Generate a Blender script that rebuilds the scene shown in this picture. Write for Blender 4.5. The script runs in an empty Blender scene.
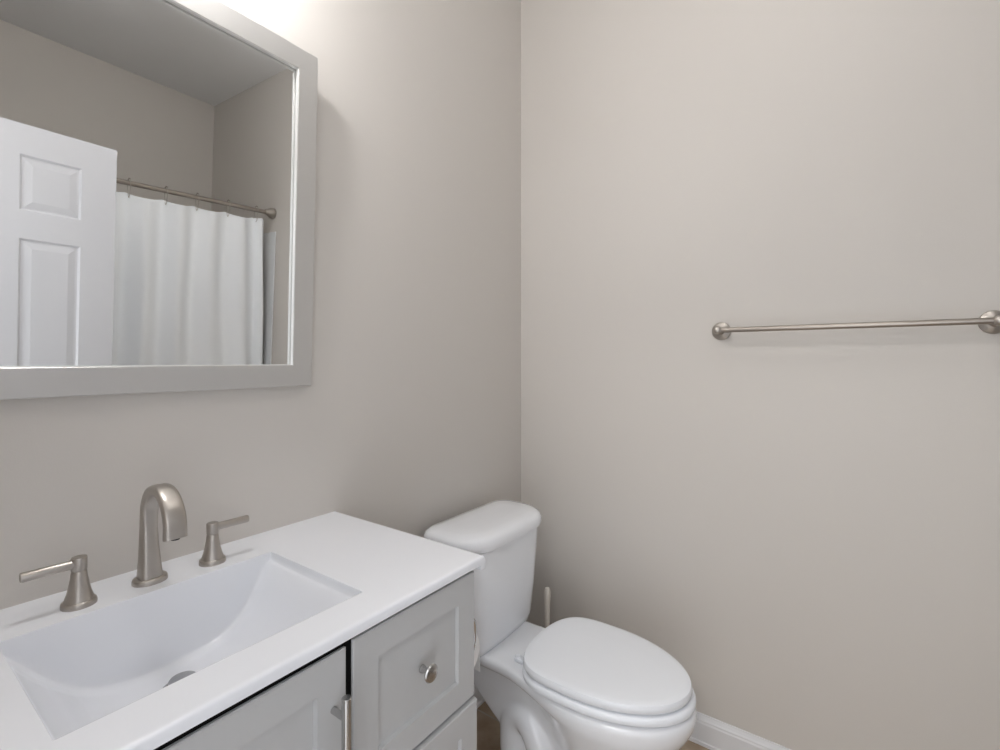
import bpy, bmesh, math, random
from mathutils import Vector, Matrix
random.seed(3)
SC = bpy.context.scene
COL = SC.collection
PI = math.pi

# ------------------------------------------------------------------ camera
YAW = math.atan2(344, 479)
cam_d = bpy.data.cameras.new('camera')
cam_d.sensor_width = 36
cam_d.lens = 479 / 1000 * 36
cam_d.shift_y = -0.014
cam_d.clip_start = 0.02
cam = bpy.data.objects.new('camera', cam_d)
cam.location = (1.06, -1.6208, 1.22)
cam.rotation_euler = (PI / 2, 0, YAW)
COL.objects.link(cam)
SC.camera = cam

# ------------------------------------------------------------------ light and exposure
w = bpy.data.worlds.new('world'); SC.world = w
w.use_nodes = True
w.node_tree.nodes['Background'].inputs[0].default_value = (0.93, 0.96, 1.0, 1)
w.node_tree.nodes['Background'].inputs[1].default_value = 1.6
SC.view_settings.view_transform = 'Standard'
SC.view_settings.look = 'None'
SC.view_settings.gamma = 1
SC.view_settings.use_curve_mapping = False
SC.view_settings.exposure = 0.30
SHADE_GLOW = 150.0          # vanity fixture glass
DOME_FILL_GLOW = 7.0           # glass of the added ceiling fill light
HALL_FILL_W = 18.0              # unseen fill lamp added beyond the doorway

# ------------------------------------------------------------------ sizes
XW, YD, ZC = 2.815, -1.76, 2.885         # far wall, door wall, ceiling
T = 0.12

# ------------------------------------------------------------------ materials
def srgb(r, g, b):
    f = lambda c: (c / 255 / 12.92) if c / 255 <= 0.04045 else ((c / 255 + 0.055) / 1.055) ** 2.4
    return (f(r), f(g), f(b), 1)

def mat(name, col, rough=0.5, metal=0.0, coat=0.0, bump=0.0, bscale=200.0, spec=0.5, var=0.0, vscale=3.0, emit=None, stretch=None):
    m = bpy.data.materials.new(name); m.use_nodes = True
    nt = m.node_tree; b = nt.nodes['Principled BSDF']
    b.inputs['Base Color'].default_value = col
    b.inputs['Roughness'].default_value = rough
    b.inputs['Metallic'].default_value = metal
    b.inputs['Specular IOR Level'].default_value = spec
    b.inputs['Coat Weight'].default_value = coat
    b.inputs['Coat Roughness'].default_value = 0.05
    tc = nt.nodes.new('ShaderNodeTexCoord')
    src = tc.outputs['Object']
    if stretch:
        mp = nt.nodes.new('ShaderNodeMapping'); mp.inputs['Scale'].default_value = stretch
        nt.links.new(src, mp.inputs['Vector']); src = mp.outputs['Vector']
    if var:
        n = nt.nodes.new('ShaderNodeTexNoise'); n.inputs['Scale'].default_value = vscale; n.inputs['Detail'].default_value = 4
        nt.links.new(src, n.inputs['Vector'])
        r = nt.nodes.new('ShaderNodeMix'); r.data_type = 'RGBA'
        r.inputs[6].default_value = tuple(c * (1 - var) for c in col[:3]) + (1,)
        r.inputs[7].default_value = tuple(min(1, c * (1 + var)) for c in col[:3]) + (1,)
        nt.links.new(n.outputs['Fac'], r.inputs[0]); nt.links.new(r.outputs[2], b.inputs['Base Color'])
    if bump:
        n = nt.nodes.new('ShaderNodeTexNoise'); n.inputs['Scale'].default_value = bscale; n.inputs['Detail'].default_value = 3
        nt.links.new(src, n.inputs['Vector'])
        bp = nt.nodes.new('ShaderNodeBump'); bp.inputs['Strength'].default_value = bump; bp.inputs['Distance'].default_value = 0.001
        nt.links.new(n.outputs['Fac'], bp.inputs['Height']); nt.links.new(bp.outputs['Normal'], b.inputs['Normal'])
    if emit:
        b.inputs['Emission Color'].default_value = emit[0]; b.inputs['Emission Strength'].default_value = emit[1]
    return m

M = {}
M['wall'] = mat('wall_paint', srgb(212, 207, 201), 0.55, bump=0.12, bscale=260, var=0.012, vscale=1.5)
M['ceiling'] = mat('ceiling_paint', srgb(242, 242, 242), 0.8, bump=0.2, bscale=120)
M['trim'] = mat('trim_paint', srgb(228, 228, 230), 0.35)
M['door'] = mat('door_paint', srgb(206, 207, 212), 0.4, bump=0.05, bscale=90, stretch=(1, 1, 0.1))
M['counter'] = mat('cultured_marble', srgb(239, 241, 246), 0.14, coat=0.3, spec=0.5)
M['cabinet'] = mat('cabinet_paint', srgb(189, 190, 191), 0.42, bump=0.03, bscale=150)
M['dark'] = mat('cabinet_inside', srgb(60, 58, 56), 0.8)
M['nickel'] = mat('brushed_nickel', srgb(182, 176, 169), 0.36, 1.0, bump=0.12, bscale=60, stretch=(1, 1, 14))
M['nickel_bar'] = mat('brushed_nickel_bar', srgb(168, 160, 152), 0.32, 1.0, bump=0.1, bscale=60, stretch=(1, 14, 14))
M['satin'] = mat('satin_steel', srgb(186, 185, 184), 0.27, 1.0, bump=0.05, bscale=60, stretch=(1, 1, 14))
M['chrome'] = mat('chrome', srgb(205, 205, 205), 0.12, 1.0, bump=0.01, bscale=30)
M['ceramic'] = mat('toilet_porcelain', srgb(240, 242, 246), 0.12, coat=0.4)
M['seat'] = mat('seat_plastic', srgb(240, 243, 248), 0.22)
M['cream'] = mat('cream_plastic', srgb(238, 232, 222), 0.35)
M['paper'] = mat('tissue_paper', srgb(245, 245, 245), 0.9, bump=0.2, bscale=300)
M['frame'] = mat('mirror_frame_silver', srgb(204, 202, 199), 0.33, 0.5, bump=0.03, bscale=80)
M['lip'] = mat('mirror_inner_lip', srgb(238, 238, 236), 0.3, 0.3)
M['mirror'] = mat('mirror_glass', srgb(244, 245, 244), 0.0, 1.0)
M['curtain'] = mat('curtain_fabric', srgb(248, 251, 255), 0.75, bump=0.25, bscale=500)
M['surround'] = mat('surround_acrylic', srgb(232, 234, 236), 0.25)
M['shade'] = mat('frosted_bulb_glass', srgb(240, 240, 240), 0.4, emit=((0.995, 0.992, 1.0, 1), SHADE_GLOW))
M['dome'] = mat('fill_dome_glass', srgb(240, 240, 240), 0.4, emit=((1.0, 0.985, 0.97, 1), DOME_FILL_GLOW))
M['rubber'] = mat('dark_rubber', srgb(40, 40, 40), 0.7)
M['black'] = mat('gap_shade_black', srgb(14, 14, 14), 0.9, spec=0.1)
M['caulk'] = mat('caulk', srgb(225, 222, 216), 0.5)

# floor: beige stone-look tile with grout lines
def floor_mat():
    m = bpy.data.materials.new('floor_tile'); m.use_nodes = True
    nt = m.node_tree; b = nt.nodes['Principled BSDF']; b.inputs['Roughness'].default_value = 0.4
    tc = nt.nodes.new('ShaderNodeTexCoord')
    n = nt.nodes.new('ShaderNodeTexNoise'); n.inputs['Scale'].default_value = 9; n.inputs['Detail'].default_value = 6
    nt.links.new(tc.outputs['Object'], n.inputs['Vector'])
    cr = nt.nodes.new('ShaderNodeValToRGB')
    cr.color_ramp.elements[0].position = 0.3; cr.color_ramp.elements[0].color = srgb(150, 128, 106)
    cr.color_ramp.elements[1].position = 0.7; cr.color_ramp.elements[1].color = srgb(196, 178, 156)
    nt.links.new(n.outputs['Fac'], cr.inputs['Fac'])
    br = nt.nodes.new('ShaderNodeTexBrick')
    br.inputs['Scale'].default_value = 1.0; br.offset = 0.0
    br.inputs['Brick Width'].default_value = 0.305; br.inputs['Row Height'].default_value = 0.305
    br.inputs['Mortar Size'].default_value = 0.003; br.inputs['Mortar'].default_value = srgb(176, 168, 158)
    nt.links.new(tc.outputs['Object'], br.inputs['Vector'])
    nt.links.new(cr.outputs['Color'], br.inputs['Color1']); nt.links.new(cr.outputs['Color'], br.inputs['Color2'])
    nt.links.new(br.outputs['Color'], b.inputs['Base Color'])
    return m
M['floor'] = floor_mat()

# ------------------------------------------------------------------ mesh helpers
def obj(name, bm, m, parent=None, smooth=False, loc=None, rot=None, ang=40):
    bmesh.ops.recalc_face_normals(bm, faces=bm.faces)
    if smooth:
        for f in bm.faces: f.smooth = True
        for e in bm.edges:
            if len(e.link_faces) == 2 and e.calc_face_angle(0) > math.radians(ang): e.smooth = False
    me = bpy.data.meshes.new(name); bm.to_mesh(me); bm.free()
    o = bpy.data.objects.new(name, me); COL.objects.link(o)
    me.materials.append(m)
    if parent: o.parent = parent
    if loc: o.location = loc
    if rot: o.rotation_euler = rot
    return o

def tag(o, label, cat=None, group=None):
    o['label'] = label
    if cat: o['category'] = cat
    if group: o['group'] = group
    return o

def thing(name, label, cat, loc=(0, 0, 0), group=None):
    o = bpy.data.objects.new(name, None); COL.objects.link(o)
    o.location = loc; o.empty_display_size = 0.05
    return tag(o, label, cat, group)

def struct(name, bm, m, parent=None, smooth=False, label=None):
    o = obj(name, bm, m, parent, smooth)
    if not parent: o['kind'] = 'structure'
    if label: o['label'] = label
    return o

def box(bm, x0, x1, y0, y1, z0, z1, bev=0.0, seg=2):
    t = bmesh.new()
    vs = [t.verts.new((x, y, z)) for x in (x0, x1) for y in (y0, y1) for z in (z0, z1)]
    for f in ((0, 1, 3, 2), (4, 6, 7, 5), (0, 4, 5, 1), (2, 3, 7, 6), (0, 2, 6, 4), (1, 5, 7, 3)):
        t.faces.new([vs[i] for i in f])
    if bev: bmesh.ops.bevel(t, geom=list(t.edges), offset=bev, segments=seg, affect='EDGES', profile=0.5)
    merge(bm, t)
    return bm

def merge(bm, t, mtx=None):
    if mtx: bmesh.ops.transform(t, matrix=mtx, verts=t.verts)
    me = bpy.data.meshes.new('tmp'); t.to_mesh(me); t.free()
    bm.from_mesh(me); bpy.data.meshes.remove(me)

def B(*a, **k):
    bm = bmesh.new(); box(bm, *a, **k); return bm

def loft(bm, rings, cap0=True, cap1=True, closed=True):
    prev = None; first = None
    for r in rings:
        cur = [bm.verts.new(p) for p in r]
        if prev:
            n = len(cur)
            for i in range(n if closed else n - 1):
                j = (i + 1) % n
                bm.faces.new((prev[i], prev[j], cur[j], cur[i]))
        else: first = cur
        prev = cur
    if cap0: bm.faces.new(list(reversed(first)))
    if cap1: bm.faces.new(prev)
    return bm

def lathe(bm, prof, seg=32, mtx=None):
    """prof: list of (radius, height) about local z"""
    t = bmesh.new()
    rings = [[(max(r, 1e-5) * math.cos(2 * PI * i / seg), max(r, 1e-5) * math.sin(2 * PI * i / seg), h) for i in range(seg)] for r, h in prof]
    loft(t, rings)
    merge(bm, t, mtx)
    return bm

def along(p, d):
    """matrix taking local z to direction d at point p"""
    return Matrix.Translation(Vector(p)) @ Vector((0, 0, 1)).rotation_difference(Vector(d)).to_matrix().to_4x4()

def tube(bm, pts, rad, seg=16, sx=None, up=(0, 1, 0), n=2.0):
    """sweep; rad: number or list; sx: optional list of half widths along the 'up' side axis; n: superellipse power"""
    P = [Vector(p) for p in pts]; N = len(P)
    R = rad if isinstance(rad, (list, tuple)) else [rad] * N
    S = sx if sx else R
    up = Vector(up); rings = []
    for i in range(N):
        d = (P[min(i + 1, N - 1)] - P[max(i - 1, 0)]).normalized()
        s = up - d * up.dot(d)
        if s.length < 1e-4: s = d.orthogonal()
        s.normalize(); q = d.cross(s).normalized()
        ring = []
        for k in range(seg):
            a = 2 * PI * k / seg; c, sn = math.cos(a), math.sin(a)
            cc = math.copysign(abs(c) ** (2 / n), c); ss = math.copysign(abs(sn) ** (2 / n), sn)
            ring.append(P[i] + s * (S[i] * cc) + q * (R[i] * ss))
        rings.append(ring)
    loft(bm, rings)
    return bm

def lerp(a, b, t): return a + (b - a) * t
def interp(tab, x):
    if x <= tab[0][0]: return tab[0][1]
    for (a, va), (b, vb) in zip(tab, tab[1:]):
        if x <= b: return lerp(va, vb, (x - a) / (b - a))
    return tab[-1][1]
def catmull(pts, n=8):
    P = [Vector(p) for p in pts]; out = []
    for i in range(len(P) - 1):
        p0, p1, p2, p3 = P[max(i - 1, 0)], P[i], P[i + 1], P[min(i + 2, len(P) - 1)]
        for k in range(n):
            t = k / n
            out.append(0.5 * ((2 * p1) + (p2 - p0) * t + (2 * p0 - 5 * p1 + 4 * p2 - p3) * t * t + (3 * p1 - p0 - 3 * p2 + p3) * t ** 3))
    out.append(P[-1]); return out

# ------------------------------------------------------------------ room shell
struct('floor', B(-T, XW + T, YD - T, T, -0.1, 0), M['floor'])
struct('ceiling', B(-T, XW + T, YD - T, T, ZC, ZC + 0.1), M['ceiling'])
struct('wall_left', B(-T, 0, YD, 0, 0, ZC), M['wall'])
struct('wall_right', B(-T, XW + T, 0, T, 0, ZC), M['wall'])
struct('wall_far', B(XW, XW + T, YD, 0, 0, ZC), M['wall'])
DX0, DX1, DH = 0.73, 1.54, 2.025          # doorway opening
bm = bmesh.new()
box(bm, -T, DX0, YD - T, YD, 0, ZC); box(bm, DX1, XW + T, YD - T, YD, 0, ZC); box(bm, DX0, DX1, YD - T, YD, DH, ZC)
struct('wall_near', bm, M['wall'])
# door casing
bm = bmesh.new()
for y0, y1 in ((YD, YD + 0.014), (YD - T - 0.014, YD - T)):
    box(bm, DX0 - 0.06, DX0, y0, y1, 0, DH + 0.06, 0.003); box(bm, DX1, DX1 + 0.06, y0, y1, 0, DH + 0.06, 0.003)
    box(bm, DX0, DX1, y0, y1, DH, DH + 0.06, 0.003)
box(bm, DX0, DX0 + 0.012, YD - T, YD, 0, DH); box(bm, DX1 - 0.012, DX1, YD - T, YD, 0, DH); box(bm, DX0 + 0.012, DX1 - 0.012, YD - T, YD, DH - 0.012, DH)
struct('trim_1', bm, M['trim'])

def baseboard(name, p0, p1, nrm):
    """profile swept from p0 to p1; nrm = direction into the room"""
    prof = [(0, 0), (0.0145, 0), (0.0145, 0.010), (0.012, 0.013), (0.012, 0.068), (0.010, 0.073), (0.010, 0.077), (0.007, 0.082), (0.004, 0.089), (0.003, 0.0935), (0, 0.0935)]
    bm = bmesh.new(); n = Vector(nrm)
    rings = [[Vector(p) + n * a + Vector((0, 0, z)) for a, z in prof] for p in (p0, p1)]
    loft(bm, rings)
    return struct(name, bm, M['trim'])
baseboard('baseboard_right', (0, 0, 0), (1.90, 0, 0), (0, -1, 0))
baseboard('baseboard_left', (0, -0.019, 0), (0, -0.868, 0), (1, 0, 0))

# ------------------------------------------------------------------ six-panel door, open, parallel to the mirror wall
DLX = 1.50; DY0, DY1, DZ = -1.712, -0.926, 2.0     # leaf front face (towards mirror)
def panel_face(bm, x, y0, y1, z0, z1, sgn):
    """raised panel with a sunk moulded border: rings from rim to field, facing sgn*x"""
    steps = [(0.0, 0.0), (0.007, 0.0065), (0.014, 0.0065), (0.036, 0.002), (0.040, 0.002)]
    rings = []
    for ins, dep in steps:
        xx = x - sgn * dep
        rings.append([(xx, y0 + ins, z0 + ins), (xx, y1 - ins, z0 + ins), (xx, y1 - ins, z1 - ins), (xx, y0 + ins, z1 - ins)])
    loft(bm, rings, cap0=False, cap1=True)
def grid_with_holes(bm, x, ys, zs, holes):
    for i in range(len(ys) - 1):
        for j in range(len(zs) - 1):
            if (i, j) in holes: continue
            v = [bm.verts.new(p) for p in ((x, ys[i], zs[j]), (x, ys[i + 1], zs[j]), (x, ys[i + 1], zs[j + 1]), (x, ys[i], zs[j + 1]))]
            bm.faces.new(v)
bm = bmesh.new()
ys = [DY0, DY0 + 0.112, DY0 + 0.290, DY1 - 0.290, DY1 - 0.112, DY1]
zs = [0.012, 0.24, 0.80, 0.98, 1.578, 1.683, 1.888, DZ]
holes = {(i, j) for i in (1, 3) for j in (1, 3, 5)}
for x, s in ((DLX, -1), (DLX + 0.035, 1)):
    grid_with_holes(bm, x, ys, zs, holes)
    for i, j in holes: panel_face(bm, x, ys[i], ys[i + 1], zs[j], zs[j + 1], s)
for a, b in (((DY0, zs[0]), (DY1, zs[0])), ((DY1, zs[0]), (DY1, DZ)), ((DY1, DZ), (DY0, DZ)), ((DY0, DZ), (DY0, zs[0]))):
    v = [bm.verts.new(p) for p in ((DLX, *a), (DLX, *b), (DLX + 0.035, *b), (DLX + 0.035, *a))]
    bm.faces.new(v)
bmesh.ops.remove_doubles(bm, verts=bm.verts, dist=1e-4)
door = struct('door_1', bm, M['door'], label='white six-panel door leaf standing open, seen in the mirror')
bm = bmesh.new()
for s, x in ((-1, DLX), (1, DLX + 0.035)):
    lathe(bm, [(0, 0), (0.032, 0), (0.032, 0.006), (0.012, 0.012), (0.011, 0.035), (0.026, 0.045), (0.029, 0.058), (0.022, 0.070), (0, 0.072)], 24, along((x, DY1 - 0.065, 0.96), (s, 0, 0)))
obj('door_knob', bm, M['nickel'], door, True)

# ------------------------------------------------------------------ vanity cabinet
VY0, VY1 = -1.725, -0.890        # cabinet sides
CZ = 0.835                       # top of the counter
CF = 0.474                       # face of doors and drawers
CT = 0.812                       # top of cabinet
van = thing('vanity_cabinet', 'light grey shaker vanity cabinet under the white sink counter', 'cabinet', (0.24, (VY0 + VY1) / 2, 0))
def kid(name, bm, m, root, smooth=False, **k):
    o = obj(name, bm, m, root, smooth, **k)
    o.location = Vector(o.location) - root.matrix_world.translation if False else Vector(o.location) - Vector(root.location)
    return o
bm = bmesh.new()
box(bm, 0.003, CF - 0.021, VY0, VY0 + 0.016, 0, CT, 0.0008); box(bm, 0.003, CF - 0.021, VY1 - 0.016, VY1, 0, CT, 0.0008)
box(bm, 0.003, 0.012, VY0 + 0.016, VY1 - 0.016, 0.1, CT)
box(bm, 0.012, CF - 0.024, VY0 + 0.016, VY1 - 0.016, 0.10, 0.116)
box(bm, 0.40, 0.412, VY0 + 0.016, VY1 - 0.016, 0, 0.10)
kid('carcass', bm, M['cabinet'], van)
bm = B(0.012, CF - 0.05, -1.188, -1.174, 0.116, CT - 0.14)
kid('divider', bm, M['dark'], van)

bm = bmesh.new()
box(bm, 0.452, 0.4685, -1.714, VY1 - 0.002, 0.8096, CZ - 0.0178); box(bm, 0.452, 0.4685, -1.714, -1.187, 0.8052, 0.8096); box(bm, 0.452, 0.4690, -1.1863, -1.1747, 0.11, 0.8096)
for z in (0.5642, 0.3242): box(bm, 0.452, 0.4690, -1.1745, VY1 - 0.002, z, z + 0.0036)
kid('gap_shade', bm, M['black'], van)  # black strips set into the gaps to stand in for their shade
def shaker(y0, y1, z0, z1, rail=0.047, th=0.019, dep=0.0065, bev=0.0025):
    bm = bmesh.new(); x = CF; e = 0.0018
    rings = [[(CF - th, y0, z0), (CF - th, y1, z0), (CF - th, y1, z1), (CF - th, y0, z1)]]
    for xx, ins in ((x - e, 0), (x, e), (x, rail), (x - dep, rail + bev), (x - dep, rail + bev + 0.001)):
        rings.append([(xx, y0 + ins, z0 + ins), (xx, y1 - ins, z0 + ins), (xx, y1 - ins, z1 - ins), (xx, y0 + ins, z1 - ins)])
    loft(bm, rings)
    return bm
def sub(name, bm, m, par, root, smooth=True, **k):
    return obj(name, bm, m, par, smooth, **k)
# door with bar pull
dr = kid('door', shaker(-1.716, -1.1865, 0.108, 0.8050), M['cabinet'], van)
bm = bmesh.new()
hy, hx, hz1, hz0 = -1.2085, CF + 0.030, 0.757, 0.600
lathe(bm, [(0, 0), (0.0060, 0), (0.0068, 0.0008), (0.0068, hz1 - hz0 - 0.0008), (0.0060, hz1 - hz0), (0, hz1 - hz0)], 20, Matrix.Translation((hx, hy, hz0)))
for z in (hz1 - 0.030, hz0 + 0.030):
    lathe(bm, [(0, 0), (0.0048, 0), (0.0048, 0.029), (0, 0.029)], 16, along((CF, hy, z), (1, 0, 0)))
obj('bar_handle', bm, M['satin'], dr, True)
# three drawers with knobs
for z0, z1 in ((0.568, 0.8095), (0.328, 0.5640), (0.108, 0.3240)):
    d = kid('drawer', shaker(-1.1745, VY1, z0, z1), M['cabinet'], van)
    bm = bmesh.new(); zc = (z0 + z1) / 2 + 0.006
    lathe(bm, [(0, 0), (0.007, 0), (0.0065, 0.004), (0.0045, 0.009), (0.0045, 0.014), (0.008, 0.018), (0.0138, 0.0195), (0.0150, 0.0225), (0.0135, 0.025), (0.007, 0.0268), (0, 0.0272)], 28, along((CF, -1.034, zc), (1, 0, 0)))
    obj('knob', bm, M['satin'], d, True)
    if z1 == 0.5640: d.location.x += 0.007      # second drawer is not pushed quite home

# ------------------------------------------------------------------ countertop with integral basin

KY0, KY1, KX = -1.735, -0.868, 0.4815
BY0, BY1, BX0, BX1 = -1.490, -1.106, 0.122, 0.409
prof_tab = [(-1.489, 0.016), (-1.482, 0.029), (-1.453, 0.068), (-1.414, 0.106), (-1.38, 0.122), (-1.343, 0.129), (-1.30, 0.131), (-1.26, 0.130), (-1.222, 0.126), (-1.196, 0.119), (-1.171, 0.102), (-1.152, 0.083), (-1.135, 0.056), (-1.119, 0.022), (-1.106, 0.010)]
def smin(vals, k):
    m = min(vals); return m - k * math.log(sum(math.exp(-(v - m) / k) for v in vals))
def depth(x, y):
    if not (BX0 < x < BX1 and BY0 < y < BY1): return 0.0
    t = BX1 - x
    e = min((x - BX0) * 14, t * t * 280 if t < 0.012 else 0.0403 + 6.7 * (t - 0.012))
    ey = min((y - BY0) * 10, (BY1 - y) * 10)
    py = sum(interp(prof_tab, y + d) for d in (-0.012, -0.006, 0, 0.006, 0.012)) / 5
    py += 0.02 * max(0.0, 1 - abs(x - 0.2) / 0.2) * max(0, 1 - ((y + 1.3) / 0.12) ** 2) * 0.2
    if x < BX0 + 0.028:   # fillet at the foot of the back wall
        t = (BX0 + 0.028 - x) / 0.028
        py -= 0.022 * (1 - math.sqrt(max(0, 1 - t * t))) * min(1, py / 0.06)
    if x > BX1 - 0.05:
        t = (x - BX1 + 0.05) / 0.05
        py -= 0.03 * (1 - math.sqrt(max(0, 1 - t * t))) * min(1, py / 0.06)
    return max(0.0, smin([e, ey + 0.0, py], 0.0022))
def axis(a, b, fine, coarse, spots):
    out = [a]; x = a
    while x < b - 1e-6:
        near = min(abs(x - s) for s in spots)
        x += fine if near < 0.014 else coarse
        out.append(min(x, b))
    return out
xs = axis(0.0, KX - 0.006, 0.0012, 0.006, [BX0, BX1])
ysn = axis(KY0 + 0.003, KY1 - 0.003, 0.0012, 0.006, [BY0, BY1])
bm = bmesh.new()
V = [[bm.verts.new((x, y, CZ - depth(x, y))) for y in ysn] for x in xs]
for i in range(len(xs) - 1):
    for j in range(len(ysn) - 1):
        bm.faces.new((V[i][j], V[i + 1][j], V[i + 1][j + 1], V[i][j + 1]))
# rounded edge and skirt going down round three sides, then a closed underside
loop = [V[0][j] for j in range(len(ysn))]
def skirt(verts_top, offs):
    prev = verts_top
    for fn in offs:
        cur = [bm.verts.new(fn(v.co)) for v in verts_top]
        for a in range(len(cur) - 1): bm.faces.new((prev[a], prev[a + 1], cur[a + 1], cur[a]))
        prev = cur
    return prev
edge = [V[i][0] for i in range(len(xs))] + [V[-1][j] for j in range(1, len(ysn))] + [V[i][-1] for i in range(len(xs) - 2, -1, -1)]
def off(d, dz, dr=0.0):
    def f(c):
        x, y = c.x, c.y
        if abs(c.x - xs[-1]) < 1e-6: x = c.x + d * 2
        if abs(c.y - ysn[0]) < 1e-6: y = c.y - d
        if abs(c.y - ysn[-1]) < 1e-6: y = c.y + d + dr
        return (x, y, CZ - dz)
    return f
last = skirt(edge, [off(0.0012, 0.0003), off(0.0022, 0.0014), off(0.003, 0.004), off(0.003, 0.012), off(0.003, 0.016), off(0.0, 0.0173), off(-0.010, 0.0173)])
box(bm, 0.0, KX - 0.004, KY1 - 0.006, KY1 + 0.009, CZ - 0.0300, CZ - 0.010, 0.001)
top = obj('sink_countertop', bm, M['counter'], None, True, ang=50)
tag(top, 'glossy white vanity countertop with a moulded rectangular sink basin', 'sink')
# pop-up drain
DRX, DRY = 0.200, -1.298
dz = CZ - depth(DRX, DRY)
bm = bmesh.new()
lathe(bm, [(0.0215, 0.0004), (0.0245, 0.0004), (0.0252, 0.0014), (0.024, 0.0022), (0.0220, 0.0018), (0.0215, 0.0004)], 36, Matrix.Translation((DRX, DRY, dz)))
dn = obj('drain', bm, M['chrome'], top, True)
bm = bmesh.new()
lathe(bm, [(0, 0.0006), (0.0216, 0.0006), (0.0216, 0.0010), (0, 0.0010)], 36, Matrix.Translation((DRX, DRY, dz)))
obj('drain_hole', bm, M['rubber'], dn, True)
bm = bmesh.new()
lathe(bm, [(0.006, 0.001), (0.006, 0.007), (0.0190, 0.0085), (0.0200, 0.010), (0.0185, 0.012), (0.0, 0.0135)], 36, Matrix.Translation((DRX, DRY + 0.004, dz)))
st = obj('stopper', bm, M['satin'], dn, True)

# ------------------------------------------------------------------ widespread faucet
fau = thing('faucet', 'brushed nickel widespread faucet with arched spout and two lever handles', 'faucet', (0.070, -1.297, CZ))
FY = -1.297
bm = bmesh.new()
def oval_plate(bm, cx, cy, a, b, h, z0):
    rings = []
    for s, z in ((1.0, 0), (1.0, h * 0.55), (0.965, h * 0.85), (0.90, h), (0.5, h)):
        rings.append([(cx + a * s * math.cos(t), cy + b * s * math.sin(t), z0 + z) for t in [2 * PI * k / 40 for k in range(40)]])
    loft(bm, rings)
oval_plate(bm, 0.073, FY, 0.0235, 0.0262, 0.009, CZ)
pl = obj('base_plate', bm, M['nickel'], fau, True); pl.location = -Vector(fau.location)
ctrl = [(0.070, 0, 0.006), (0.0685, 0, 0.030), (0.066, 0, 0.065), (0.065, 0, 0.095)]
cx0, cz0, ra = 0.1215, 0.1100, 0.0555
for k in range(0, 11):
    a = PI - k / 10 * (PI + 0.14)
    ctrl.append((cx0 + ra * math.cos(a), 0, cz0 + ra * math.sin(a) * 1.05))
ctrl.append((cx0 + ra * 1.0, 0, cz0 - 0.013))
pts = catmull([(x, FY, CZ + z) for x, _, z in [(a + 0.002, b, c) for a, b, c in ctrl]], 5)
L = [0]
for a, b in zip(pts, pts[1:]): L.append(L[-1] + (b - a).length)
u = [l / L[-1] for l in L]
thick = [interp([(0, 0.0180), (0.12, 0.0150), (0.30, 0.0115), (0.45, 0.0095), (0.7, 0.0080), (1, 0.0088)], t) for t in u]
wide = [interp([(0, 0.0175), (0.12, 0.0145), (0.30, 0.0120), (0.45, 0.0130), (0.7, 0.0155), (1, 0.0168)], t) for t in u]
bm = bmesh.new(); tube(bm, pts, thick, 32, wide, (0, 1, 0), 3.6)
sp = obj('spout', bm, M['nickel'], fau, True); sp.location = -Vector(fau.location)
bm = bmesh.new()
e = pts[-1]
lathe(bm, [(0, 0), (0.0062, 0), (0.0062, 0.002), (0, 0.002)], 20, Matrix.Translation((e.x, e.y, e.z - 0.0015)))
ae = obj('aerator', bm, M['rubber'], sp, True)
for sg, hy in ((-1, -1.394), (1, -1.197)):
    bm = bmesh.new()
    oval_plate(bm, 0.078, hy, 0.0225, 0.0225, 0.0085, CZ)
    rings = []
    for z, r in ((0.0075, 0.0195), (0.012, 0.0180), (0.020, 0.0155), (0.032, 0.0128), (0.044, 0.0108), (0.0535, 0.0098), (0.0545, 0.0088)):
        rings.append([(0.078 + r * math.cos(t), hy + r * math.sin(t), CZ + z) for t in [2 * PI * k / 32 for k in range(32)]])
    loft(bm, rings)
    hb = obj('handle', bm, M['nickel'], fau, True, loc=-Vector(fau.location))
    bm = bmesh.new()
    lathe(bm, [(0, 0.0548), (0.0098, 0.0548), (0.0102, 0.056), (0.0102, 0.0740), (0.0096, 0.0755), (0, 0.0755)], 28, Matrix.Translation((0.078, hy, CZ)))
    lathe(bm, [(0, 0), (0.0072, 0), (0.0072, 0.0595), (0.0066, 0.0609), (0, 0.0609)], 20, along((0.078, hy + sg * 0.006, CZ + 0.066), (0, sg, 0)))
    obj('lever', bm, M['nickel'], hb, True)

# ------------------------------------------------------------------ framed mirror, leaning forward a little
LEAN = math.radians(2.0)
MY0, MY1, MZ0, MH = -1.650, -0.951, 1.162, 0.777
mir = thing('wall_mirror', 'rectangular mirror with a wide flat silver frame hung above the sink', 'mirror', (0.0, (MY0 + MY1) / 2, MZ0))
mir.rotation_euler = (0, LEAN, 0)
hwM = (MY1 - MY0) / 2; FT, FW = 0.023, 0.0490
bm = bmesh.new()
prof = [(0.0, 0.001), (0.0, FT - 0.0015), (0.0015, FT), (FW - 0.0012, FT), (FW, FT - 0.0012), (FW, 0.0118), (FW - 0.007, 0.0118), (FW - 0.007, 0.004), (0.004, 0.001)]
rings = []
for ins, x in prof + [prof[0]]:
    rings.append([(x, -hwM + ins, ins), (x, hwM - ins, ins), (x, hwM - ins, MH - ins), (x, -hwM + ins, MH - ins)])
loft(bm, rings, cap0=False, cap1=False)
bmesh.ops.remove_doubles(bm, verts=bm.verts, dist=1e-5)
fr = obj('frame', bm, M['frame'], mir)
bm = bmesh.new(); rings = []
for ins, x in ((FW + 0.0001, 0.0135), (FW + 0.0001, FT - 0.0008), (FW + 0.0012, FT - 0.0012), (FW + 0.0014, 0.0145), (FW + 0.0001, 0.0135)):
    rings.append([(x, -hwM + ins, ins), (x, hwM - ins, ins), (x, hwM - ins, MH - ins), (x, -hwM + ins, MH - ins)])
loft(bm, rings, cap0=False, cap1=False)
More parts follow.
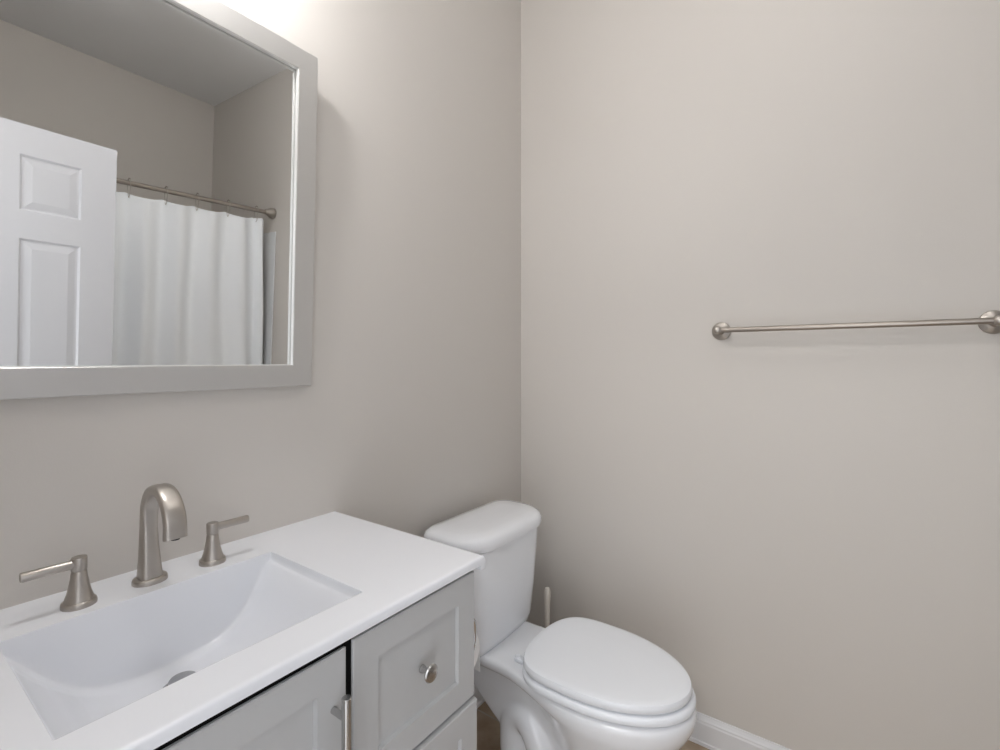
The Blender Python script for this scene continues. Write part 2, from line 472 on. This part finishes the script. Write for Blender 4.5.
lip = obj('inner_lip', bm, M['lip'], mir); lip['label'] = 'pale bright bead around the glass'
gi = FW - 0.006
bm = bmesh.new(); box(bm, 0.006, 0.0115, -hwM + gi, hwM - gi, gi, MH - gi)
gl = obj('mirror_glass', bm, M['mirror'], mir)
bm = bmesh.new(); box(bm, 0.0015, 0.006, -hwM + 0.02, hwM - 0.02, 0.02, MH - 0.02)
obj('backing', bm, M['dark'], mir)

# ------------------------------------------------------------------ vanity light above the mirror (a lamp of the room, above the frame)
vl = thing('vanity_light', 'two-bulb vanity light on the wall above the mirror', 'light', (0, -1.30, 2.27))
bm = bmesh.new(); box(bm, 0.001, 0.022, -0.14, 0.14, -0.03, 0.05, 0.004); o = obj('backplate', bm, M['nickel'], vl)
for dy in (-0.05, 0.05):
    bm = bmesh.new()
    tube(bm, catmull([(0.02, dy, 0.01), (0.10, dy, 0.035), (0.152, dy, 0.02), (0.160, dy, -0.005)], 6), 0.007, 12, up=(0, 1, 0))
    lathe(bm, [(0, 0), (0.03, 0), (0.03, 0.018), (0.008, 0.022), (0, 0.022)], 24, Matrix.Translation((0.160, dy, -0.018)))
    a = obj('arm', bm, M['nickel'], vl, True)
    bm = bmesh.new()
    lathe(bm, [(0.03 * math.sin(a), -0.062 - 0.03 * math.cos(a)) for a in [2.55 * k / 14 for k in range(15)]] + [(0.013, -0.028), (0.013, -0.018), (0, -0.018)], 28, Matrix.Translation((0.160, dy, 0)))
    obj('globe_bulb', bm, M['shade'], a, True)

# ------------------------------------------------------------------ round globe added below the ceiling as fill light (outside the frame)
cl = thing('ceiling_fill_light', 'round frosted globe on a short stem below the ceiling, added as fill light', 'light', (1.08, -0.90, ZC))
bm = bmesh.new(); lathe(bm, [(0, -0.0005), (0.065, -0.0005), (0.068, -0.012), (0.055, -0.022), (0.010, -0.026), (0.010, -0.085), (0.045, -0.092), (0.048, -0.115), (0, -0.115)], 40)
obj('stem', bm, M['nickel'], cl, True)
bm = bmesh.new(); lathe(bm, [(0.0, -0.1155)] + [(0.14 * math.sin(a), -0.235 + 0.13 * math.cos(a)) for a in [0.4 + (PI - 0.4) * k / 18 for k in range(18)]] + [(0, -0.365)], 40)
obj('fill_globe', bm, M['dome'], cl, True)

# ------------------------------------------------------------------ towel bar
TBZ = 1.313; TX0, TX1 = 0.749, 1.351
tb = thing('towel_bar', 'long brushed nickel towel bar mounted on the plain right wall', 'towel bar', ((TX0 + TX1) / 2, 0, TBZ))
half = (TX1 - TX0) / 2
bm = bmesh.new()
lathe(bm, [(0, 0), (0.0078, 0), (0.0078, 2 * half - 0.006), (0, 2 * half - 0.006)], 24, along((-half + 0.003, -0.058, 0), (1, 0, 0)))
obj('bar', bm, M['nickel_bar'], tb, True)
for s in (-1, 1):
    bm = bmesh.new()
    lathe(bm, [(0, 0.0005), (0.027, 0.0005), (0.028, 0.003), (0.0265, 0.007), (0.019, 0.011), (0.012, 0.014), (0.0105, 0.022), (0.0105, 0.050), (0.0118, 0.054), (0.0125, 0.060), (0.0115, 0.0645), (0.0085, 0.0680), (0.0045, 0.0697), (0, 0.0702)], 36, along((s * half, 0, 0), (0, -1, 0)))
    obj('mounting_post', bm, M['nickel'], tb, True)

# ------------------------------------------------------------------ toilet
TY = -0.420
toi = thing('toilet', 'white two-piece toilet with elongated closed seat between vanity and right wall', 'toilet', (0.40, TY, 0))
def tk(name, bm, m, smooth=True, par=None, **k):
    o = obj(name, bm, m, par or toi, smooth, **k)
    if not par: o.location = -Vector(toi.location)
    return o
def rrect(x0, x1, hw, rb, rf, z, n=10):
    """plan outline: straight back, big radii at the front corners; bulging front"""
    pts = []
    for (cx, cy, r, a0) in ((x1 - rf, TY + hw - rf, rf, 0), (x0 + rb, TY + hw - rb, rb, PI / 2), (x0 + rb, TY - hw + rb, rb, PI), (x1 - rf, TY - hw + rf, rf, 1.5 * PI)):
        for k in range(n + 1):
            a = a0 + PI / 2 * k / n
            x = cx + r * math.cos(a); y = cy + r * math.sin(a)
            pts.append([x, y, z])
    for p in pts:
        if p[0] > (x0 + x1) / 2: p[0] += 0.012 * (1 - ((p[1] - TY) / hw) ** 2)
    # resample the long straight runs so the bulge reads
    out = []
    for a, b in zip(pts, pts[1:] + pts[:1]):
        d = math.dist(a, b); m = 12 if d > 0.1 else 1
        for k in range(m):
            t = k / m; x = lerp(a[0], b[0], t); y = lerp(a[1], b[1], t)
            if m > 1 and a[0] > (x0 + x1) / 2 and b[0] > (x0 + x1) / 2:
                x = x1 + 0.012 * (1 - ((y - TY) / hw) ** 2)
            out.append((x, y, z))
    return out
bm = bmesh.new()
loft(bm, [rrect(0.095, 0.185, 0.135, 0.03, 0.04, 0.363), rrect(0.078, 0.205, 0.163, 0.03, 0.055, 0.367), rrect(0.070, 0.216, 0.176, 0.03, 0.065, 0.380),
          rrect(0.066, 0.222, 0.182, 0.03, 0.070, 0.400), rrect(0.060, 0.232, 0.190, 0.03, 0.075, 0.50), rrect(0.056, 0.240, 0.198, 0.03, 0.080, 0.62), rrect(0.055, 0.243, 0.201, 0.03, 0.080, 0.685)])
tk('tank', bm, M['ceramic'])
bm = bmesh.new()
loft(bm, [rrect(0.050, 0.250, 0.203, 0.05, 0.090, 0.6855), rrect(0.047, 0.255, 0.207, 0.055, 0.093, 0.689), rrect(0.045, 0.258, 0.210, 0.055, 0.095, 0.701), rrect(0.046, 0.257, 0.209, 0.055, 0.094, 0.713),
          rrect(0.051, 0.252, 0.204, 0.052, 0.092, 0.722), rrect(0.062, 0.240, 0.193, 0.048, 0.085, 0.729), rrect(0.085, 0.215, 0.170, 0.04, 0.065, 0.7330), rrect(0.12, 0.18, 0.13, 0.02, 0.028, 0.7345)])
tk('tank_lid', bm, M['ceramic'])
# bowl outline: deck at the back flowing into the elongated rim
def bowl_outline(z, x0, xf, hwd, hwr, xw, xt=0.27, n=56):
    """x0 back, xf front tip, hwd half width of deck, hwr max half width at xw"""
    pts = []
    a = xf - xw
    half = []
    for k in range(n // 2 + 1):            # front ellipse from tip to widest
        t = PI / 2 * k / (n // 2)
        half.append((xw + a * math.cos(t), hwr * math.sin(t)))
    xs_ = [xw + (x0 + 0.02 - xw) * k / 30 for k in range(1, 31)]
    for x in xs_:
        t = min(1, (xw - x) / (xw - xt)); s = t * t * (3 - 2 * t)
        half.append((x, lerp(hwr, hwd, s)))
    half += [(x0 + 0.006, hwd - 0.006), (x0, hwd - 0.02), (x0, 0.0)]
    pts = [(x, TY + y, z) for x, y in half] + [(x, TY - y, z) for x, y in reversed(half[1:-1])]
    return pts
bm = bmesh.new()
secs = [(0.0, 0.205, 0.600, 0.108, 0.108, 0.45), (0.012, 0.200, 0.605, 0.110, 0.110, 0.45), (0.035, 0.215, 0.597, 0.100, 0.103, 0.45), (0.09, 0.25, 0.590, 0.075, 0.092, 0.47), (0.15, 0.24, 0.612, 0.064, 0.098, 0.50, 0.42),
        (0.21, 0.17, 0.664, 0.070, 0.120, 0.52, 0.405), (0.26, 0.12, 0.714, 0.074, 0.139, 0.53, 0.375), (0.295, 0.10, 0.746, 0.076, 0.152, 0.53, 0.345), (0.318, 0.09, 0.760, 0.080, 0.160, 0.53, 0.32), (0.330, 0.082, 0.766, 0.088, 0.164, 0.53, 0.30),
        (0.340, 0.074, 0.770, 0.110, 0.167, 0.52, 0.28), (0.350, 0.070, 0.772, 0.119, 0.168, 0.52, 0.27), (0.363, 0.068, 0.773, 0.121, 0.168, 0.52, 0.27), (0.373, 0.070, 0.769, 0.119, 0.165, 0.52, 0.27), (0.3765, 0.076, 0.760, 0.113, 0.157, 0.52, 0.27)]
loft(bm, [bowl_outline(*s) for s in secs])
# trapway bulging on both sides of the pedestal
for s in (-1, 1):
    tp = catmull([(0.56, TY + s * 0.045, 0.15), (0.47, TY + s * 0.055, 0.095), (0.40, TY + s * 0.058, 0.120), (0.365, TY + s * 0.056, 0.185), (0.325, TY + s * 0.050, 0.218), (0.29, TY + s * 0.046, 0.195), (0.285, TY + s * 0.048, 0.13), (0.295, TY + s * 0.052, 0.07), (0.30, TY + s * 0.050, 0.03)], 6)
    tube(bm, tp, [0.044] * len(tp), 20, up=(0, 1, 0))
bowl = tk('bowl', bm, M['ceramic'])
rm = bowl.modifiers.new('remesh', 'REMESH'); rm.mode = 'VOXEL'; rm.voxel_size = 0.0045; rm.use_smooth_shade = True
sm = bowl.modifiers.new('smooth', 'CORRECTIVE_SMOOTH'); sm.factor = 0.5; sm.iterations = 10; sm.use_only_smooth = True
# seat and lid
def egg(sc, z, x0=0.336, xf=0.766, hw=0.167, xw=0.51, n=72):
    pts = []
    for k in range(n):
        t = 2 * PI * k / n; c, s = math.cos(t), math.sin(t)
        if c >= 0: x = xw + (xf - xw - sc) * c; y = (hw - sc) * s
        else:
            x = xw - (xw - x0 - sc) * abs(c) ** (2 / 4.2); y = (hw - sc) * math.copysign(abs(s) ** (2 / 2.4), s)
        pts.append((x, TY + y, z))
    return pts
bm = bmesh.new()
k_ = dict(xf=0.771, hw=0.169)
outer = [egg(0.006, 0.3815, **k_), egg(0.001, 0.384, **k_), egg(0.0, 0.390, **k_), egg(0.001, 0.3960, **k_), egg(0.005, 0.4000, **k_), egg(0.012, 0.4020, **k_)]
inner = [egg(0.060, 0.4020), egg(0.066, 0.399), egg(0.066, 0.387), egg(0.060, 0.3815)]
loft(bm, outer + inner + [outer[0]], cap0=False, cap1=False)
bmesh.ops.remove_doubles(bm, verts=bm.verts, dist=1e-5)
tk('seat', bm, M['seat'])
bm = bmesh.new()
q = dict(xf=0.762, hw=0.165)
loft(bm, [egg(0.012, 0.4058, **q), egg(0.003, 0.4065, **q), egg(0.0, 0.4110, **q), egg(0.0005, 0.4205, **q), egg(0.003, 0.4265, **q), egg(0.008, 0.4288, **q), egg(0.02, 0.4300, **q), egg(0.05, 0.4310, **q), egg(0.09, 0.4318, **q)])
tk('seat_lid', bm, M['seat'])
for s in (-1, 1):
    bm = bmesh.new()
    y = TY + s * 0.075
    box(bm, 0.308, 0.345, y - 0.012, y + 0.012, 0.3782, 0.388, 0.003)
    lathe(bm, [(0, 0), (0.007, 0), (0.008, 0.002), (0.008, 0.028), (0.007, 0.030), (0, 0.030)], 20, along((0.338, y - 0.015, 0.398), (0, 1, 0)))
    box(bm, 0.334, 0.343, y - 0.009, y + 0.009, 0.384, 0.398, 0.001)
    lathe(bm, [(0, 0), (0.009, 0), (0.009, 0.004), (0.007, 0.006), (0, 0.006)], 20, Matrix.Translation((0.314, y, 0.385)))
    tk('hinge', bm, M['seat'])
    bm = bmesh.new()
    lathe(bm, [(0, 0), (0.013, 0), (0.0125, 0.008), (0.008, 0.014), (0, 0.016)], 20, Matrix.Translation((0.31, TY + s * 0.118, 0.006)))
    tk('bolt_cap', bm, M['ceramic'])
# ------------------------------------------------------------------ toilet brush in holder, behind the toilet
BX, BYY = 0.183, -0.105
br = thing('toilet_brush', 'toilet brush with slim cream handle standing behind the toilet', 'toilet brush', (BX, BYY, 0))
bm = bmesh.new()
lathe(bm, [(0.0, 0.001), (0.050, 0.001), (0.052, 0.006), (0.047, 0.09), (0.044, 0.125), (0.041, 0.125), (0.043, 0.09), (0.046, 0.012), (0, 0.010)], 32)
obj('holder', bm, M['cream'], br, True)
bm = bmesh.new()
lathe(bm, [(0, 0.10), (0.006, 0.10), (0.006, 0.22), (0.0085, 0.25), (0.0100, 0.33), (0.0122, 0.365), (0.0122, 0.383), (0.008, 0.394), (0, 0.398)], 20)
h = obj('handle', bm, M['cream'], br, True)
bm = bmesh.new()
lathe(bm, [(0, 0.018), (0.020, 0.02), (0.032, 0.035), (0.033, 0.075), (0.022, 0.092), (0, 0.1)], 24)
obj('bristles', bm, M['paper'], br, True)

# ------------------------------------------------------------------ toilet paper holder and roll on the vanity side
PZ, PY, PX = 0.578, -0.820, 0.342
ph = thing('paper_holder', 'curved chrome paper holder fixed to the side of the grey vanity', 'toilet paper holder', (0.41, VY1, 0.662))
bm = bmesh.new()
lathe(bm, [(0, 0.0005), (0.022, 0.0005), (0.022, 0.005), (0.008, 0.009), (0, 0.009)], 24, along((0.0, 0, 0), (0, 1, 0)))
obj('mounting_plate', bm, M['chrome'], ph, True)
bm = bmesh.new()
dx, dy_, dz_ = -0.41, -VY1, -0.662
tube(bm, catmull([(0, 0.006, 0.0), (0, 0.055, 0.006), (0.0, 0.073, 0.0), (0.0, 0.079, -0.02), (0.0, 0.077, -0.05), (-0.004, PY + dy_, PZ + dz_ + 0.0134), (-0.018, PY + dy_, PZ + dz_ + 0.0134), (-0.12, PY + dy_, PZ + dz_ + 0.0134)], 6), 0.0052, 12, up=(0.2, 0.3, 1))
obj('arm', bm, M['chrome'], ph, True)
rl = thing('toilet_paper_roll', 'white toilet paper roll hanging beside the vanity, mostly hidden', 'toilet paper', (PX, PY, PZ))
bm = bmesh.new()
R, r0, wd = 0.050, 0.0185, 0.050
lathe(bm, [(r0, -wd), (R, -wd), (R, wd), (r0, wd), (r0, -wd)], 40, along((0, 0, 0), (1, 0, 0)))
bmesh.ops.remove_doubles(bm, verts=bm.verts, dist=1e-5)
obj('paper', bm, M['paper'], rl, True)
bm = bmesh.new(); rings = []
for z, y in ((0.0, R), (-0.03, R + 0.0005), (-0.045, R + 0.001), (-0.06, R + 0.0015)):
    rings.append([(-wd, y, z), (wd, y, z), (wd, y + 0.0008, z), (-wd, y + 0.0008, z)])
loft(bm, rings)
obj('loose_sheet', bm, M['paper'], rl, True)

# ------------------------------------------------------------------ tub alcove seen in the mirror: surround, rod, curtain, rings
bm = bmesh.new()
box(bm, 1.905, XW - 0.012, -0.009, -0.001, 0.05, 1.900, 0.004)
sr = obj('tub_surround', bm, M['surround']); tag(sr, 'white bath surround panel behind the shower curtain, in the mirror', 'tub surround')
RX, RZ = 1.945, 2.015
TILT = 0.044            # the tension rod sags towards the door wall
rod = thing('curtain_rod', 'brushed nickel curtain rod above the white curtain, seen in mirror', 'curtain rod', (RX, 0, RZ))
bm = bmesh.new()
lathe(bm, [(0, 0.01), (0.0125, 0.01), (0.0125, -YD - 0.01), (0, -YD - 0.01)], 24, along((0, 0, 0), (0, -1, -TILT)))
obj('rod', bm, M['nickel_bar'], rod, True)
for p, d in (((0, 0, 0), (0, -1, 0)), ((0, YD, YD * TILT), (0, 1, 0))):
    bm = bmesh.new()
    lathe(bm, [(0, 0.0005), (0.031, 0.0005), (0.034, 0.008), (0.030, 0.026), (0.020, 0.044), (0.0165, 0.056), (0, 0.056)], 30, along(p, d))
    obj('end_flange', bm, M['nickel'], rod, True)
RING_Y = [-0.111, -0.275, -0.440, -0.590, -0.752, -0.950, -1.150, -1.340, -1.530, -1.700]
vis_n = 5
anchors = [-0.045] + RING_Y
def fold(y, z):
    t = 0.0
    # phase runs one full wave per ring gap so that rings sit on crests
    for i in range(len(anchors) - 1):
        a, b = anchors[i], anchors[i + 1]
        if a >= y >= b: t = i + (a - y) / (a - b); break
    else: t = len(anchors) - 1
    k = (2.0 - z) / 1.7
    amp = lerp(0.023, 0.030, min(1, k * 2.2))
    return amp * math.cos(2 * PI * t) + 0.010 * math.sin(2 * PI * (y * 2.3 + 0.35 * k)) * k + 0.006 * math.sin(2 * PI * (y * 7.1 + 1.2 * k) + 1.0) * min(1, 2 * k) + 0.004 * math.sin(23 * y + 9 * z)
bm = bmesh.new(); ny, nz = 300, 70
VV = []
CY0, CY1 = -1.72, -0.045
for j in range(nz + 1):
    row = []
    for i in range(ny + 1):
        y = lerp(CY1, CY0, i / ny)
        d = min(abs(y - r) for r in RING_Y); g = 0.0
        for a, b in zip(anchors, anchors[1:]):
            if a >= y >= b: g = (a - y) / (a - b)
        sag = 0.019 * math.sin(PI * g) ** 1.2 if y < RING_Y[0] else 0.004
        zt = 1.969 - sag + TILT * y
        z = lerp(zt, 0.32, (j / nz) ** 1.15)
        drift = 0.03 * math.sin(PI * min(1, (2 - z) * 1.3)) * max(0, 1 - (CY1 - y) / 0.1) * 0.5
        row.append(bm.verts.new((RX - 0.004 + fold(y, z), y - 0.012 + 0.036 * min(1, (1.95 - z) / 0.9) * max(0, 1 - (CY1 - y) / 0.45), z)))
    VV.append(row)
for j in range(nz):
    for i in range(ny): bm.faces.new((VV[j][i], VV[j][i + 1], VV[j + 1][i + 1], VV[j + 1][i]))
cu = obj('shower_curtain', bm, M['curtain'], None, True, ang=80)
sd = cu.modifiers.new('thick', 'SOLIDIFY'); sd.thickness = 0.0015
tag(cu, 'plain white fabric shower curtain hanging from the rod, seen in mirror', 'shower curtain')
# rings: wire loop > roller beads
rlab = ['curtain ring nearest the flared wall end of the rod', 'second curtain ring from the wall end of the rod', 'middle one of the five curtain rings on the rod',
        'second curtain ring from the white door edge', 'curtain ring nearest the edge of the white door']
def make_ring(y):
    t = thing('curtain_ring', '', 'curtain ring', (RX, y, RZ + TILT * y), 'curtain rings on the rod')
    bm = bmesh.new()
    pts = [(0.021 * math.cos(a) , 0, 0.004 + 0.021 * math.sin(a)) for a in [PI * k / 10 for k in range(11)]]
    pts = [(0.003, 0.002, -0.072), (0.012, 0.0015, -0.066), (0.013, 0, -0.045), (0.021, 0, -0.012)] + pts + [(-0.021, 0, -0.012), (-0.013, 0, -0.045), (-0.010, 0, -0.064), (-0.002, -0.002, -0.072)]
    tube(bm, pts, 0.0016, 8, up=(0, 1, 0))
    obj('wire_loop', bm, M['nickel'], t, True)
    for a in (0.5, 0.3, 0.7):
        bm = bmesh.new()
        c = (0.0190 * math.cos(PI * a), 0, 0.004 + 0.0190 * math.sin(PI * a))
        bmesh.ops.create_uvsphere(bm, u_segments=12, v_segments=8, radius=0.0040)
        bmesh.ops.translate(bm, vec=c, verts=bm.verts)
        obj('roller_bead', bm, M['nickel_bar'], t, True)
    return t
proto = make_ring(RING_Y[0]); proto['label'] = rlab[0]
for i in range(1, vis_n):
    c = proto.copy(); COL.objects.link(c); c.location = (RX, RING_Y[i], RZ + TILT * RING_Y[i]); c['label'] = rlab[i]
    for ch in list(proto.children):
        d = ch.copy(); COL.objects.link(d); d.parent = c

# ------------------------------------------------------------------ hallway beyond the doorway (behind the camera): unseen lamp added there as fill
hl = bpy.data.lights.new('hall_fill', 'AREA'); hl.shape = 'DISK'; hl.size = 0.5; hl.energy = HALL_FILL_W; hl.color = (1, 0.97, 0.93)
ho = bpy.data.objects.new('hall_fill', hl); COL.objects.link(ho); ho.location = (1.1, -2.9, 2.4); ho.rotation_euler = (0, 0, 0)
